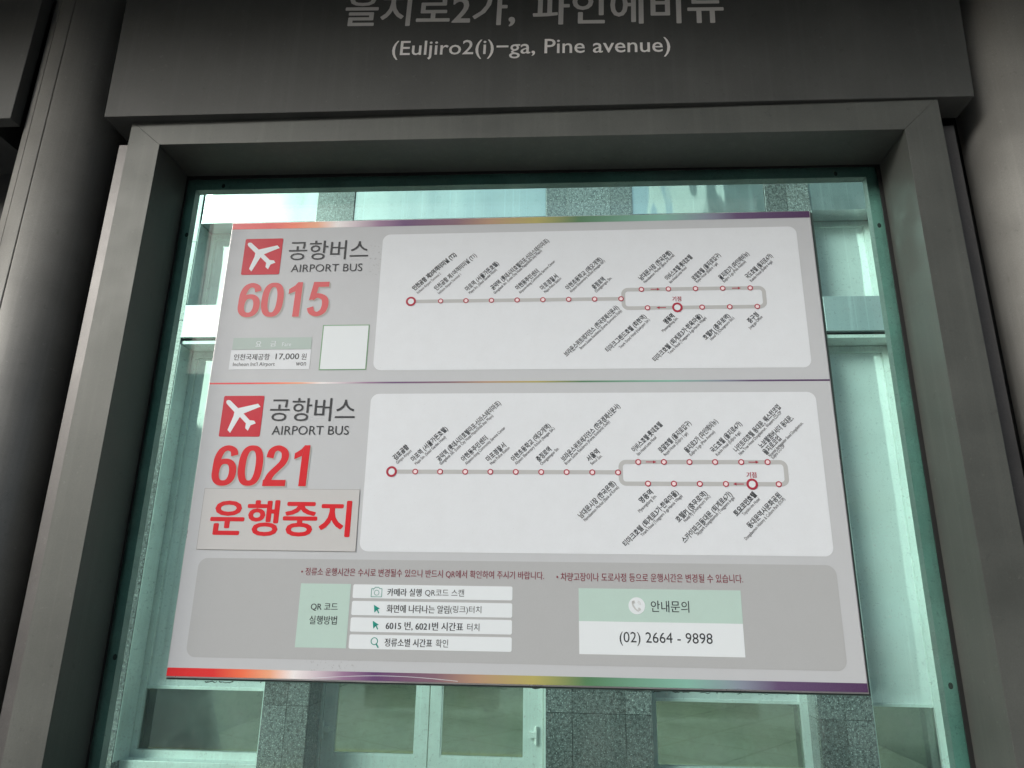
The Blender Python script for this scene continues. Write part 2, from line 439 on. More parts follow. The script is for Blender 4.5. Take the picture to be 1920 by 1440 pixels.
STATIONS = [
    ("인천공항 제2여객터미널 (T2)", "Incheon Airport Terminal 2", (398.7, 160.1), (481.5, 81.6), (407.8, 168.9), (453.1, 125.8), 1),
    ("인천공항 제1여객터미널 (T1)", "Incheon Airport Terminal 1", (443.8, 160.8), (523.5, 84.5), (451.0, 170.7), (494.8, 128.4), 0),
    ("마포역 (서울가든호텔)", "Mapo Stn. (Seoul Garden Hotel)", (506.9, 163.0), (569.5, 103.5), (513.9, 171.2), (567.1, 118.9), 0),
    ("공덕역 (롯데시티호텔마포·신라스테이마포)", "Gongdeok Stn. (Lotte City Hotel Mapo/Shilla Stay Mapo)", (558.7, 161.5), (671.3, 53.9), (564.3, 172.0), (658.4, 77.7), 0),
    ("아현동주민센터", "Ahyeon-dong Community Service Center", (608.4, 162.3), (651.7, 122.4), (614.9, 172.1), (685.5, 102.0), 0),
    ("마포경찰서", "Mapo Police Station", (658.0, 163.1), (689.9, 134.3), (665.3, 171.7), (697.7, 140.5), 0),
    ("아현초등학교 (애오개역)", "Ahyeon Elementary School (Aeogae Stn.)", (708.9, 163.8), (778.4, 98.1), (716.5, 171.5), (785.5, 103.1), 0),
    ("충정로역", "Chungjeongno Stn.", (761.3, 163.2), (783.8, 142.6), (766.2, 172.2), (798.3, 141.0), 0),
    ("브라운스위트레지던스 (한국경제신문사)", "Brown Suites Residence (Korea Economic Daily)", (705.0, 304.6), (808.7, 204.0), (734.7, 291.6), (816.0, 212.2), 0),
    ("남대문시장 (한국은행)", "Namdaemun Market (Bank of Korea)", (854.5, 145.2), (917.8, 85.8), (863.1, 153.2), (924.4, 93.0), 0),
    ("이비스호텔·롯데호텔", "Ibis Hotel·Lotte Hotel", (906.0, 146.1), (957.8, 96.5), (913.1, 154.6), (947.0, 121.1), 0),
    ("로얄호텔 (을지로입구)", "Royal Hotel (Euljiro 1-ga)", (958.5, 147.7), (1013.3, 93.3), (965.1, 154.1), (1008.2, 113.0), 0),
    ("을지로2가 (파인에비뉴)", "Euljiro 2-ga (Pine Avenue)", (1010.8, 146.5), (1069.3, 91.6), (1017.7, 154.1), (1063.3, 109.9), 0),
    ("국도호텔 (을지로4가)", "Kukdo Hotel (Euljiro 4-ga)", (1062.4, 145.5), (1114.6, 96.9), (1070.1, 153.9), (1114.8, 110.8), 0),
    ("티마크그랜드호텔 (회현역)", "Tmark Grand Hotel (Hoehyeon Stn.)", (785.2, 296.1), (861.6, 223.6), (810.6, 291.0), (869.3, 231.8), 0),
    ("명동역", "Myeongdong Stn.", (899.1, 239.0), (915.9, 223.0), (893.8, 257.6), (924.2, 229.0), 1),
    ("티마크호텔 (퇴계로3가·한옥마을)", "Tmark Hotel (Toegyero 3-ga·Hanok Village)", (874.8, 316.5), (968.7, 223.7), (903.8, 303.7), (978.2, 229.2), 0),
    ("호텔PJ (충무로역)", "Hotel PJ (Chungmuro Stn.)", (972.4, 272.9), (1022.4, 224.4), (984.9, 275.7), (1031.3, 229.9), 0),
    ("중구청", "Jung-gu Office", (1059.0, 239.6), (1077.3, 222.3), (1059.0, 253.6), (1085.3, 228.4), 0),
    ("김포공항", "Gimpo Airport", (382.1, 508.7), (406.8, 484.4), (387.7, 517.6), (414.2, 492.8), 1),
    ("마포역 (서울가든호텔)", "Mapo Stn. (Seoul Garden Hotel)", (416.5, 511.2), (479.2, 448.9), (423.4, 519.3), (477.9, 466.3), 0),
    ("공덕역 (롯데시티호텔마포·신라스테이마포)", "Gongdeok Stn. (Lotte City Hotel Mapo/Shilla Stay Mapo)", (465.2, 511.1), (579.2, 398.5), (470.6, 519.2), (567.0, 424.8), 0),
    ("아현동주민센터", "Ahyeon-dong Community Service Center", (511.4, 511.0), (556.1, 467.1), (518.4, 519.1), (590.4, 448.3), 0),
    ("마포경찰서", "Mapo Police Station", (558.2, 510.9), (591.0, 480.9), (565.4, 519.0), (599.3, 486.8), 0),
    ("아현초등학교 (애오개역)", "Ahyeon Elementary School (Aeogae Stn.)", (605.2, 510.8), (674.7, 443.2), (611.6, 518.8), (683.5, 449.6), 0),
    ("충정로역", "Chungjeongno Stn.", (651.9, 511.2), (676.0, 488.5), (658.7, 519.5), (691.6, 488.0), 0),
    ("브라운스위트레지던스 (한국경제신문사)", "Brown Suites Residence (Korea Economic Daily)", (698.2, 510.6), (805.0, 405.3), (704.3, 518.6), (786.7, 436.9), 0),
    ("서울역", "Seoul Stn.", (745.0, 510.6), (765.0, 492.5), (751.4, 518.5), (771.4, 501.8), 0),
    ("남대문시장 (한국은행)", "Namdaemun Market (Bank of Korea)", (728.9, 614.5), (792.9, 551.3), (737.6, 621.6), (799.9, 559.8), 0),
    ("이비스호텔·롯데호텔", "Ibis Hotel·Lotte Hotel", (828.7, 492.9), (882.3, 441.0), (836.9, 500.9), (872.0, 467.2), 0),
    ("로얄호텔 (을지로입구)", "Royal Hotel (Euljiro 1-ga)", (877.4, 494.1), (935.2, 438.5), (886.0, 501.6), (929.6, 458.9), 0),
    ("을지로2가 (파인에비뉴)", "Euljiro 2-ga (Pine Avenue)", (924.7, 494.1), (984.2, 435.2), (932.8, 501.6), (979.2, 456.4), 0),
    ("국도호텔 (을지로4가)", "Kukdo Hotel (Euljiro 4-ga)", (971.8, 494.0), (1027.6, 439.9), (980.1, 501.5), (1025.7, 457.7), 0),
    ("나인트리호텔 동대문, 웨스턴코업", "Nine Tree Hotel Dongdaemun, Western CO-OP", (1013.9, 492.7), (1100.6, 408.2), (1021.7, 500.1), (1103.2, 419.7), 0),
    ("노보텔엠버서더 동대문,", "Novotel Ambassador Seoul Dongdaemun,", (1058.8, 485.2), (1121.6, 428.7), (1074.6, 503.0), (1139.6, 440.1), 0),
    ("을지로코업", "Euljiro CO-OP", (1066.0, 497.6), (1095.9, 467.7), (1079.5, 507.0), (1103.1, 482.7), 0),
    ("명동역", "Myeongdong Stn.", (838.6, 586.2), (859.7, 567.3), (835.5, 604.9), (867.2, 575.2), 0),
    ("티마크호텔 (퇴계로3가·한옥마을)", "Tmark Hotel (Toegyero 3-ga·Hanok Village)", (807.5, 663.3), (905.1, 567.8), (838.6, 647.3), (913.5, 575.0), 0),
    ("호텔PJ (충무로역)", "Hotel PJ (Chungmuro Stn.)", (902.3, 620.3), (956.1, 568.7), (915.6, 621.4), (962.8, 575.4), 0),
    ("스카이파크동대문 (퇴계로6가)", "Skypark Dongdaemun (Toegyero 6-ga)", (910.9, 656.5), (999.8, 569.8), (936.1, 644.6), (1005.5, 577.6), 0),
    ("토요코인호텔", "Toyoko-inn Hotel", (1005.0, 608.9), (1043.2, 570.7), (1019.5, 609.3), (1049.9, 580.2), 1),
    ("동대문역사문화공원", "Dongdaemun History & Culture Park (DDP)", (1026.6, 629.9), (1086.5, 571.7), (1019.8, 652.0), (1093.8, 579.5), 0),
]

warm(sorted({q for st in STATIONS for q in st[:2]}) + [
    '(02) 2664 - 9898',
    '(Euljiro2(i)−ga, Pine avenue)',
    '(링크)터치',
    '17,000',
    '6015',
    '6015 번, 6021번 시간표',
    '6021',
    'AIRPORT BUS',
    'Fare',
    "Incheon Int'l Airport",
    'QR 코드',
    'QR코드 스캔',
    'won',
    '• 정류소 운행시간은 수시로 변경될수 있으니 반드시 QR에서 확인하여 주시기 바랍니다.',
    '• 차량고장이나 도로사정 등으로 운행시간은 변경될 수 있습니다.',
    '공항버스',
    '금',
    '기점',
    '실행방법',
    '안내문의',
    '요',
    '운행중지',
    '원',
    '을지로2가,', '파인에비뉴',
    '인천국제공항',
    '정류소별 시간표',
    '카메라 실행',
    '터치',
    '화면에 나타나는 알림',
    '확인',
])

# ================================================================== SETTING
def struct(o):
    o['kind'] = 'structure'
    return o
struct(box('pavement', -30, 30, -3.4, 4.5, -0.15, 0.0, 'pavers'))
struct(box('tactile_paving', -30, 30, 2.85, 3.2, 0.001, 0.006, 'tactile_yellow'))
struct(box('kerb', -30, 30, -3.6, -3.404, -0.15, 0.005, 'kerb_stone'))
struct(box('road', -60, 60, -18, -3.604, -0.3, -0.13, 'asphalt'))
struct(box('far_pavement', -60, 60, -24, -18.004, -0.3, 0.0, 'pavers'))
struct(box('ground', -250, 250, -250, 250, -0.6, -0.31, 'concrete'))

# ================================================================== OFFICE BUILDING BEHIND THE SHELTER
BY = 4.5
bld = empty('office_building', 'dark granite office building with frosted windows, seen through the green glass', 'building', (0, BY, 0))
COURSES = [0.0, 0.73, 1.53, 2.33, 3.13, 3.93, 4.73, 5.53, 6.33, 7.13]
def pier(x0, x1, joints, left_return=True, right_return=True):
    box('pier_core', x0 + 0.012, x1 - 0.012, BY + 0.03, BY + 0.60, 0, 7.13, 'joint_dark', bld)
    xs = [x0] + joints + [x1]
    for i in range(len(COURSES) - 1):
        z0, z1 = COURSES[i] + 0.0015, COURSES[i + 1] - 0.0015
        for a, b in zip(xs[:-1], xs[1:]):
            box('granite_tile', a + 0.0015, b - 0.0015, BY + random.uniform(0, 0.0015), BY + 0.028, z0, z1, 'granite', bld, 0.0015)
        if right_return:
            box('granite_tile', x1 - 0.028, x1, BY + 0.0315, BY + 0.60, z0, z1, 'granite', bld, 0.0015)
        if left_return:
            box('granite_tile', x0, x0 + 0.028, BY + 0.0315, BY + 0.60, z0, z1, 'granite', bld, 0.0015)
pier(-3.95, -3.335, [-3.62])
pier(-2.205, -1.845, [-2.015])
pier(-0.03, 0.762, [0.168, 0.563])
pier(1.958, 2.352, [2.152])
pier(2.945, 3.7, [3.3])

def window_bay(x0, x1, low=0.30, lining=False, film_to=0.80):
    gy = BY + 0.25
    # lower window
    def frame(z0, z1):
        bm = bmesh.new()
        t = 0.055
        for (a, b, c, d) in ((x0, x0 + t, z0, z1), (x1 - t, x1, z0, z1), (x0 + t, x1 - t, z0, z0 + t), (x0 + t, x1 - t, z1 - t, z1)):
            prism_bm([(a, c), (b, c), (b, d), (a, d)], gy - 0.03, gy + 0.05, bm)
        return fin('window_frame', bm, 'facade_aluminium', bld)
    f = frame(low, 3.70)
    box('window_pane', x0 + 0.055, x1 - 0.055, gy, gy + 0.008, low + 0.055, film_to, 'entrance_glass', f)
    box('frosted_pane', x0 + 0.055, x1 - 0.055, gy, gy + 0.012, film_to + 0.02, 3.645, 'frosted_film', f)
    box('glazing_bar', x0 + 0.056, x1 - 0.056, gy - 0.012, gy + 0.02, film_to, film_to + 0.022, 'facade_aluminium', f)
    box('sill', x0, x1, BY + 0.10, gy + 0.06, low - 0.09, low, 'facade_aluminium', bld, 0.004)
    if low < 1:
        box('plinth_panel', x0, x1, BY + 0.16, BY + 0.5, 0, low - 0.092, 'granite', bld)
    # head lining, dark joint and the projecting band between the floors
    box('head_lining', x0, x1, BY + 0.02, gy + 0.05, 3.705, 3.735, 'facade_aluminium', bld)
    box('shadow_joint', x0, x1, BY + 0.035, gy + 0.05, 3.736, 3.755, 'gasket_rubber', bld)
    b = box('floor_band', x0 + 0.003, x1 - 0.003, BY - 0.012, gy + 0.05, 3.757, 4.075, 'band_panel', bld, 0.003)
    # upper window
    f2 = frame(4.078, 4.93)
    box('frosted_pane', x0 + 0.055, x1 - 0.055, gy, gy + 0.012, 4.133, 4.875, 'frosted_film', f2)
    # storey-high spandrel glass above, nearly flush with the stone
    box('spandrel_pane', x0 + 0.003, x1 - 0.003, BY + 0.02, gy + 0.05, 4.935, 7.12, 'spandrel_glass', bld)
    if lining:
        for zz0, zz1 in ((low, 3.70), (4.08, 4.93)):
            box('jamb_lining', x0, x0 + 0.006, BY + 0.006, gy - 0.032, zz0, zz1, 'facade_aluminium', bld)
            box('jamb_lining', x1 - 0.006, x1, BY + 0.006, gy - 0.032, zz0, zz1, 'facade_aluminium', bld)
window_bay(-3.335, -2.205, 0.30, True)
window_bay(0.762, 1.958, 0.30, False)
window_bay(2.352, 2.945, 0.30, True)
window_bay(-1.845, -0.03, 2.72, False, 2.80)

# glazed double door, set deeper into its opening
DY = BY + 0.34
bm = bmesh.new()
for (a, b, c, d) in ((-1.845, -1.83, 0, 2.7), (-0.055, -0.031, 0, 2.7), (-1.845, -0.031, 2.64, 2.715)):
    prism_bm([(a, c), (b, c), (b, d), (a, d)], DY - 0.03, DY + 0.09, bm)
fin('door_frame', bm, 'facade_aluminium', bld)
for (x0, x1, g0, g1, hx) in ((-1.826, -0.972, -1.731, -1.071, -1.833), (-0.964, -0.060, -0.871, -0.205, -0.10)):
    bm = bmesh.new()
    for (a, b, c, d) in ((x0, g0, 0.015, 2.62), (g1, x1, 0.015, 2.62), (g0, g1, 0.015, 0.342), (g0, g1, 2.5, 2.62)):
        prism_bm([(a, c), (b, c), (b, d), (a, d)], DY, DY + 0.05, bm)
    leaf = fin('door_leaf', bm, 'facade_aluminium', bld)
    box('door_glass', g0, g1, DY + 0.02, DY + 0.028, 0.342, 2.5, 'entrance_glass', leaf)
    bm = bmesh.new()
    for (a, b, c, d) in ((g0, g0 + 0.012, 0.342, 2.5), (g1 - 0.012, g1, 0.342, 2.5), (g0 + 0.012, g1 - 0.012, 0.342, 0.356)):
        prism_bm([(a, c), (b, c), (b, d), (a, d)], DY + 0.005, DY + 0.018, bm)
    fin('glazing_bead', bm, 'facade_aluminium', leaf)
    for hz in (0.52, 2.1):
        bm = bmesh.new()
        s = 1 if hx < -1 else -1
        r = bmesh.ops.create_cone(bm, cap_ends=True, segments=14, radius1=0.011, radius2=0.011, depth=0.13,
                                  matrix=Matrix.Translation((hx + s * 0.012, DY - 0.018, hz)))
        a, b = sorted((hx + s * 0.018, hx + s * 0.062))
        prism_bm([(a, hz - 0.02), (b, hz - 0.02), (b, hz + 0.022), (a, hz + 0.022)], DY - 0.028, DY - 0.001, bm)
        fin('hinge', bm, 'hinge_steel', leaf, 0.0)

# the room behind the clear glass
box('lobby_floor', -3.9, 3.7, BY + 0.62, BY + 10.0, -0.02, 0.02, 'interior_floor', bld)
box('lobby_wall', -3.9, 3.7, BY + 10.01, BY + 10.2, 0, 3.7, 'interior_wall', bld)
box('lobby_ceiling', -3.9, 3.7, BY + 0.62, BY + 10.0, 3.5, 3.55, 'interior_wall', bld)
for lx in (-2.8, -0.9, 1.3, 2.8):
    for ly in (1.5, 4.2, 7.0):
        box('ceiling_fill_panel', lx - 0.3, lx + 0.3, BY + ly - 0.3, BY + ly + 0.3, 3.46, 3.495, 'lobby_fill_glow', bld)  # glowing panels added under the ceiling to brighten the lobby
box('side_wall', -4.1, -3.93, BY + 0.05, BY + 10.2, 0, 7.13, 'interior_wall', bld)
box('side_wall', 3.72, 3.9, BY + 0.05, BY + 10.2, 0, 7.13, 'interior_wall', bld)
box('back_block', -4.1, 3.9, BY + 0.66, BY + 10.2, 3.72, 7.13, 'joint_dark', bld)
box('upper_storeys', -14, 14, BY + 0.01, BY + 5.3, 7.14, 22, 'granite', bld)
box('side_wing', -14, -3.96, BY + 0.01, BY + 5.3, 0, 7.13, 'granite', bld)
box('side_wing', 3.91, 14, BY + 0.01, BY + 5.3, 0, 7.13, 'granite', bld)

# ================================================================== ACROSS THE STREET (seen only as reflections)
def street_block(label, x0, x1, y0, y1, h, nx, nz, wall):
    e = empty('street_building', label, 'building', ((x0 + x1) / 2, y1, 0))
    box('wall', x0, x1, y0, y1, 0, h, wall, e)
    me = None
    ww, hh = (x1 - x0) / nx, (h - 1.5) / nz
    for i in range(nx):
        for k in range(nz):
            if me is None:
                o = box('window', -0.36 * ww, 0.36 * ww, 0.0, 0.06, -0.3 * hh, 0.3 * hh, 'far_glass', None)
                me = o.data
            else:
                o = bpy.data.objects.new('window', me)
                COL.objects.link(o)
            o.parent = e
            o.location = (x0 + (i + 0.5) * ww - (x0 + x1) / 2, 0.0, 1.0 + (k + 0.5) * hh)
    return e
plain('block_concrete', (0.34, 0.33, 0.31), 0.8)
plain('block_dark', (0.36, 0.37, 0.38), 0.6)
street_block('low pale concrete block across the street, left of the tower', -34, 7.5, -38, -26, 10.5, 14, 3, 'block_concrete')
street_block('tall grey tower across the street', 8.5, 40, -46, -26, 48, 10, 14, 'block_dark')

# ================================================================== SHELTER
# round posts with two fine grooves down the front
def post(cx, cy, r, label, grooves):
    e = empty('shelter_post', label, 'post', (cx, cy, 0), 'round metal posts of the bus shelter')
    prof = []
    N = 96
    gset = {}
    for k in range(N):
        a = 2 * math.pi * k / N
        prof.append((a, r))
    for ga in grooves:
        prof = [(a, q) for a, q in prof if abs(a - ga) > 0.02]
        prof += [(ga - 0.011, r), (ga - 0.006, r - 0.004), (ga + 0.006, r - 0.004), (ga + 0.011, r)]
    prof.sort()
    bm = bmesh.new()
    lo = [bm.verts.new((q * math.cos(a), q * math.sin(a), 0)) for a, q in prof]
    hi = [bm.verts.new((q * math.cos(a), q * math.sin(a), 3.05)) for a, q in prof]
    n = len(prof)
    for i in range(n):
        f = bm.faces.new((lo[i], lo[(i + 1) % n], hi[(i + 1) % n], hi[i]))
        f.smooth = abs(prof[i][1] - prof[(i + 1) % n][1]) < 1e-6 and prof[i][1] == r
    bm.faces.new(hi)
    bm.faces.new(list(reversed(lo)))
    me = bpy.data.meshes.new('pipe')
    bm.to_mesh(me)
    bm.free()
    link('pipe', me, 'column_metal', e)
    bm = bmesh.new()
    bmesh.ops.create_cone(bm, cap_ends=True, segments=48, radius1=r + 0.05, radius2=r + 0.045, depth=0.014, matrix=Matrix.Translation((0, 0, 0.0075)))
    me = bpy.data.meshes.new('base_plate')
    bm.to_mesh(me)
    bm.free()
    link('base_plate', me, 'column_metal', e)
    return e
def ga(x, cx, r):
    return 2 * math.pi - math.acos((x - cx) / r)      # angle of the front surface point with that x
post(-0.97, -0.03, 0.095, 'round grey metal post left of the display case, lit along its left side', [ga(-1.004, -0.97, 0.095), ga(-0.966, -0.97, 0.095)])
post(1.01, -0.03, 0.095, 'round grey metal post right of the display case, mostly in shade', [ga(1.03, 1.01, 0.095)])

# headers
hy = lambda x: -0.13 + (x + 0.838) / 1.726 * 0.015
hdr = empty('header_sign', 'dark grey header sign above the display case with the bus stop name in silver letters', 'sign', (0, 0, Z(0.62)))
HP = [(-0.838, Z(0.6276)), (0.888, Z(0.6224)), (0.905, Z(1.03)), (-0.846, Z(1.035))]
prism('header_panel', HP, hy, lambda x: -0.05, 'header_metal', hdr, 0.0015)
HP2 = [(-0.80, Z(0.634)), (0.85, Z(0.629)), (0.85, Z(1.02)), (-0.80, Z(1.02))]
prism('header_back', HP2, -0.048, 0.10, 'dark_backing', hdr)
def to_header(x, y):
    return (x, hy(x) - 0.0008, Z(y) - hdr.location.z)
put_text('korean_lettering', '을지로2가,', hdr, to_header, 'letter_grey', (-0.3555, 0.8375), (0.0060, 0.8265), em=0.0925, centre=-0.09, bold=0.018)
put_text('korean_lettering', '파인에비뉴', hdr, to_header, 'letter_grey', (0.0420, 0.8255), (0.4315, 0.8145), em=0.0925, centre=-0.09, bold=0.018)
put_text('english_lettering', '(Euljiro2(i)−ga, Pine avenue)', hdr, to_header, 'letter_silver', (-0.2475, 0.7598), (0.3200, 0.7472), em=0.0515, centre=0.0, bold=0.008)
h2 = empty('header_sign', 'blank dark grey header panel of the next bay, at the top left beyond the post', 'sign', (-1.9, 0, Z(0.62)))
prism('header_panel', [(-2.75, Z(0.632)), (-1.042, Z(0.632)), (-1.040, Z(1.03)), (-2.75, Z(1.03))], -0.13, -0.102, 'header_metal', h2, 0.0015)
prism('header_back', [(-2.72, Z(0.64)), (-1.12, Z(0.64)), (-1.12, Z(1.02)), (-2.72, Z(1.02))], -0.10, 0.10, 'dark_backing', h2)

# dark sheets added behind the posts to keep the gaps dark
inf = empty('dark_backing_sheet', 'dark sheet left of the left post, added to keep the gap there dark', 'panel', (-1.9, 0.05, 0))
box('panel_sheet', -2.75, -0.79, 0.075, 0.095, 0.05, Z(1.2), 'dark_backing', inf)
inf2 = empty('dark_backing_sheet', 'dark sheet behind the right post, added to keep the gap there dark', 'panel', (1.9, 0.05, 0))
box('panel_sheet', 0.82, 2.75, 0.075, 0.095, 0.05, Z(1.2), 'dark_backing', inf2)

# roof
rf = empty('shelter_roof', 'dark flat roof of the bus shelter above the header signs', 'roof', (0, -0.4, 2.9))
box('roof_slab', -6, 6, -0.80, 0.5, 2.98, 3.06, 'roof_metal', rf)
box('roof_beam', -6, 6, -0.12, 0.1, 2.862, 2.977, 'roof_metal', rf)
box('roof_fascia', -6, 6, -0.84, -0.802, 2.95, 3.10, 'roof_metal', rf)

# ------------------------------------------------------------------ display case
case = empty('display_case', 'grey metal display case with mitred frame holding the green glass', 'display case', (0, 0, 0))
OL, OR_, OTL, OTR, OB = -0.789, 0.822, 0.629, 0.6255, -0.90
IL, IR, ITL, ITR, IB = -0.7215, 0.7525, 0.5715, 0.5565, -0.83
g_ = 0.0002
def P(l):
    return [(x, Z(z)) for x, z in l]
FY0, FY1 = -0.11, 0.004
prism('frame_rail', P([(OL + g_, OTL), (OR_ - g_, OTR), (IR - g_, ITR), (IL + g_, ITL)]), FY0, FY1, 'bezel_metal', case, 0.0005)
prism('frame_rail', P([(OL + g_, OB), (IL + g_, IB), (IR - g_, IB), (OR_ - g_, OB)]), FY0, FY1, 'bezel_metal', case, 0.0005)
prism('frame_stile', P([(OL, OTL - g_), (IL, ITL - g_), (IL, IB + g_), (OL, OB + g_)]), FY0, FY1, 'bezel_metal', case, 0.0005)
prism('frame_stile', P([(OR_, OTR - g_), (OR_, OB + g_), (IR, IB + g_), (IR, ITR - g_)]), FY0, FY1, 'bezel_metal', case, 0.0005)
box('mounting_channel', -0.847, -0.7895, -0.058, 0.02, Z(-0.95), Z(0.612), 'channel_metal', case, 0.001)
box('mounting_channel', 0.8225, 0.875, -0.058, 0.02, Z(-0.95), Z(0.600), 'channel_metal', case, 0.001)
# rubber, glass, clamp frame behind the glass
def ring(name, o, i, y0, y1, mat, parent, bevel=0.0):
    """o,i = (left,right,top_left,top_right,bottom)"""
    bm = bmesh.new()
    for q in ([(o[0], o[2]), (o[1], o[3]), (i[1], i[3]), (i[0], i[2])], [(o[0], o[4]), (i[0], i[4]), (i[1], i[4]), (o[1], o[4])],
              [(o[0], o[2]), (i[0], i[2]), (i[0], i[4]), (o[0], o[4])], [(o[1], o[3]), (o[1], o[4]), (i[1], i[4]), (i[1], i[3])]):
        prism_bm(P(q), y0, y1, bm)
    return fin(name, bm, mat, parent, bevel)
ring('gasket', (OL + 0.01, OR_ - 0.01, OTL - 0.01, OTR - 0.01, OB + 0.01), (-0.7192, 0.7455, 0.5645, 0.5535, -0.826), 0.0045, 0.0072, 'gasket_rubber', case)
gl = (-0.745, 0.775, 0.60, 0.59, -0.86)
prism('glass_pane', P([(gl[0], gl[4]), (gl[1], gl[4]), (gl[1], gl[3]), (gl[0], gl[2])]), 0.0078, 0.0158, 'green_glass', case)
fi = (-0.7045, 0.728, 0.5445, 0.5365, -0.81)
fo = (-0.775, 0.805, 0.615, 0.61, -0.89)
for nm, q in (('clamp_rail', [(fo[0], fo[2]), (fo[1], fo[3]), (fi[1], fi[3]), (fi[0], fi[2])]), ('clamp_rail', [(fo[0], fo[4]), (fi[0], fi[4]), (fi[1], fi[4]), (fo[1], fo[4])]),
              ('clamp_stile', [(fo[0], fo[2]), (fi[0], fi[2]), (fi[0], fi[4]), (fo[0], fo[4])]), ('clamp_stile', [(fo[1], fo[3]), (fo[1], fo[4]), (fi[1], fi[4]), (fi[1], fi[3])])):
    prism(nm, P(q), 0.017, 0.036, 'flange_metal', case)
for i, (x, z) in enumerate(((-0.643, 0.5535), (-0.7085, 0.4345), (-0.7095, -0.4195), (0.7395, -0.436), (0.7395, 0.4235), (0.668, 0.5460))):
    bm = bmesh.new()
    bmesh.ops.create_uvsphere(bm, u_segments=12, v_segments=8, radius=0.0036, matrix=Matrix.Translation((x, 0.0168, Z(z))) @ Matrix.Diagonal((1.1, 0.25, 1.5, 1)))
    fin('screw', bm, 'screw_dark', case)
# adhesive smears left on the glass round the board
def smear(pts, t):
    bm = bmesh.new()
    up = [bm.verts.new((x, 0.0074, Z(z + t * random.uniform(0.3, 1)))) for x, z in pts]
    dn = [bm.verts.new((x, 0.0074, Z(z - t * random.uniform(0.3, 1)))) for x, z in pts]
    for i in range(len(pts) - 1):
        bm.faces.new((up[i], up[i + 1], dn[i + 1], dn[i]))
    return fin('adhesive_smear', bm, 'residue', case)
def run(x0, x1, z, t, n=9, wob=0.0018):
    smear([(x0 + (x1 - x0) * i / (n - 1), z + random.uniform(-wob, wob) * (0 < i < n - 1)) for i in range(n)], t)
run(-0.532, -0.510, -0.4555, 0.0013)
run(-0.506, -0.480, -0.4552, 0.0013)
run(-0.553, -0.545, -0.4530, 0.0010, 5)
run(-0.432, -0.428, -0.4545, 0.0010, 4)
run(0.045, 0.085, -0.4535, 0.0012)
run(-0.06, -0.03, -0.4530, 0.0011)
run(0.205, 0.235, -0.4540, 0.0009)
run(0.250, 0.330, -0.4535, 0.0011, 12)
run(0.345, 0.372, -0.4535, 0.0008)
for k in range(16):
    x = random.uniform(-0.55, 0.5)
    run(x, x + random.uniform(0.004, 0.02), -0.4525 - random.uniform(0, 0.003), random.uniform(0.0004, 0.0009), 5)

# ------------------------------------------------------------------ route board
# board units: millimetres from its top-left corner, x right, y down; printed layers 0.25 mm apart
brd = empty('route_board', 'pale grey airport bus route board for buses 6015 and 6021 on the green glass', 'notice board', (0, 0, H0))
def bp(x, y, layer):
    return (x / 1000.0 - 0.6, -0.00025 * layer, 0.45 - y / 1000.0)
def flat(name, pts, layer, mat, parent=None):
    me = bpy.data.meshes.new(name)
    me.from_pydata([bp(x, y, layer) for x, y in pts], [], [tuple(range(len(pts)))[::-1]])
    return link(name, me, mat, parent or brd)
def rect(name, x0, y0, x1, y1, layer, mat, r=0.0, parent=None, n=8):
    if r <= 0:
        return flat(name, [(x0, y0), (x1, y0), (x1, y1), (x0, y1)], layer, mat, parent)
    pts = []
    for cx, cy, a0 in ((x1 - r, y0 + r, -90), (x1 - r, y1 - r, 0), (x0 + r, y1 - r, 90), (x0 + r, y0 + r, 180)):
        for k in range(n + 1):
            a = math.radians(a0 + 90 * k / n)
            pts.append((cx + r * math.cos(a), cy + r * math.sin(a)))
    return flat(name, pts, layer, mat, parent)
def polys(name, plist, layer, mat, parent=None):
    vs, fs = [], []
    for pl in plist:
        b = len(vs)
        vs += [bp(x, y, layer) for x, y in pl]
        fs.append(tuple(range(b, b + len(pl)))[::-1])
    me = bpy.data.meshes.new(name)
    me.from_pydata(vs, [], fs)
    return link(name, me, mat, parent or brd)
def disc(cx, cy, r, n=32):
    return [(cx + r * math.cos(2 * math.pi * k / n), cy + r * math.sin(2 * math.pi * k / n)) for k in range(n)]
def ringq(cx, cy, ro, ri, n=32, a0=0, a1=360):
    out = []
    for k in range(n):
        a, b = math.radians(a0 + (a1 - a0) * k / n), math.radians(a0 + (a1 - a0) * (k + 1) / n)
        out.append([(cx + ro * math.cos(a), cy + ro * math.sin(a)), (cx + ro * math.cos(b), cy + ro * math.sin(b)),
                    (cx + ri * math.cos(b), cy + ri * math.sin(b)), (cx + ri * math.cos(a), cy + ri * math.sin(a))])
    return out
def stroke(pts, w):
    out = []
    for (x0, y0), (x1, y1) in zip(pts[:-1], pts[1:]):
        L = math.hypot(x1 - x0, y1 - y0) or 1
        nx, ny = -(y1 - y0) / L * w / 2, (x1 - x0) / L * w / 2
        out.append([(x0 + nx, y0 + ny), (x1 + nx, y1 + ny), (x1 - nx, y1 - ny), (x0 - nx, y0 - ny)])
    return out
def txt(name, s, x0, y0, x1, y1, mat='print_charcoal', layer=4, em=None, height=None, centre=None, bold=0.0, shear=0.0, n=3, parent=None):
    return put_text(name, s, parent or brd, lambda x, y: bp(x, -y, layer), mat, (x0, -y0), (x1, -y1), em=em, height=height, centre=centre, bold=bold, n=n)

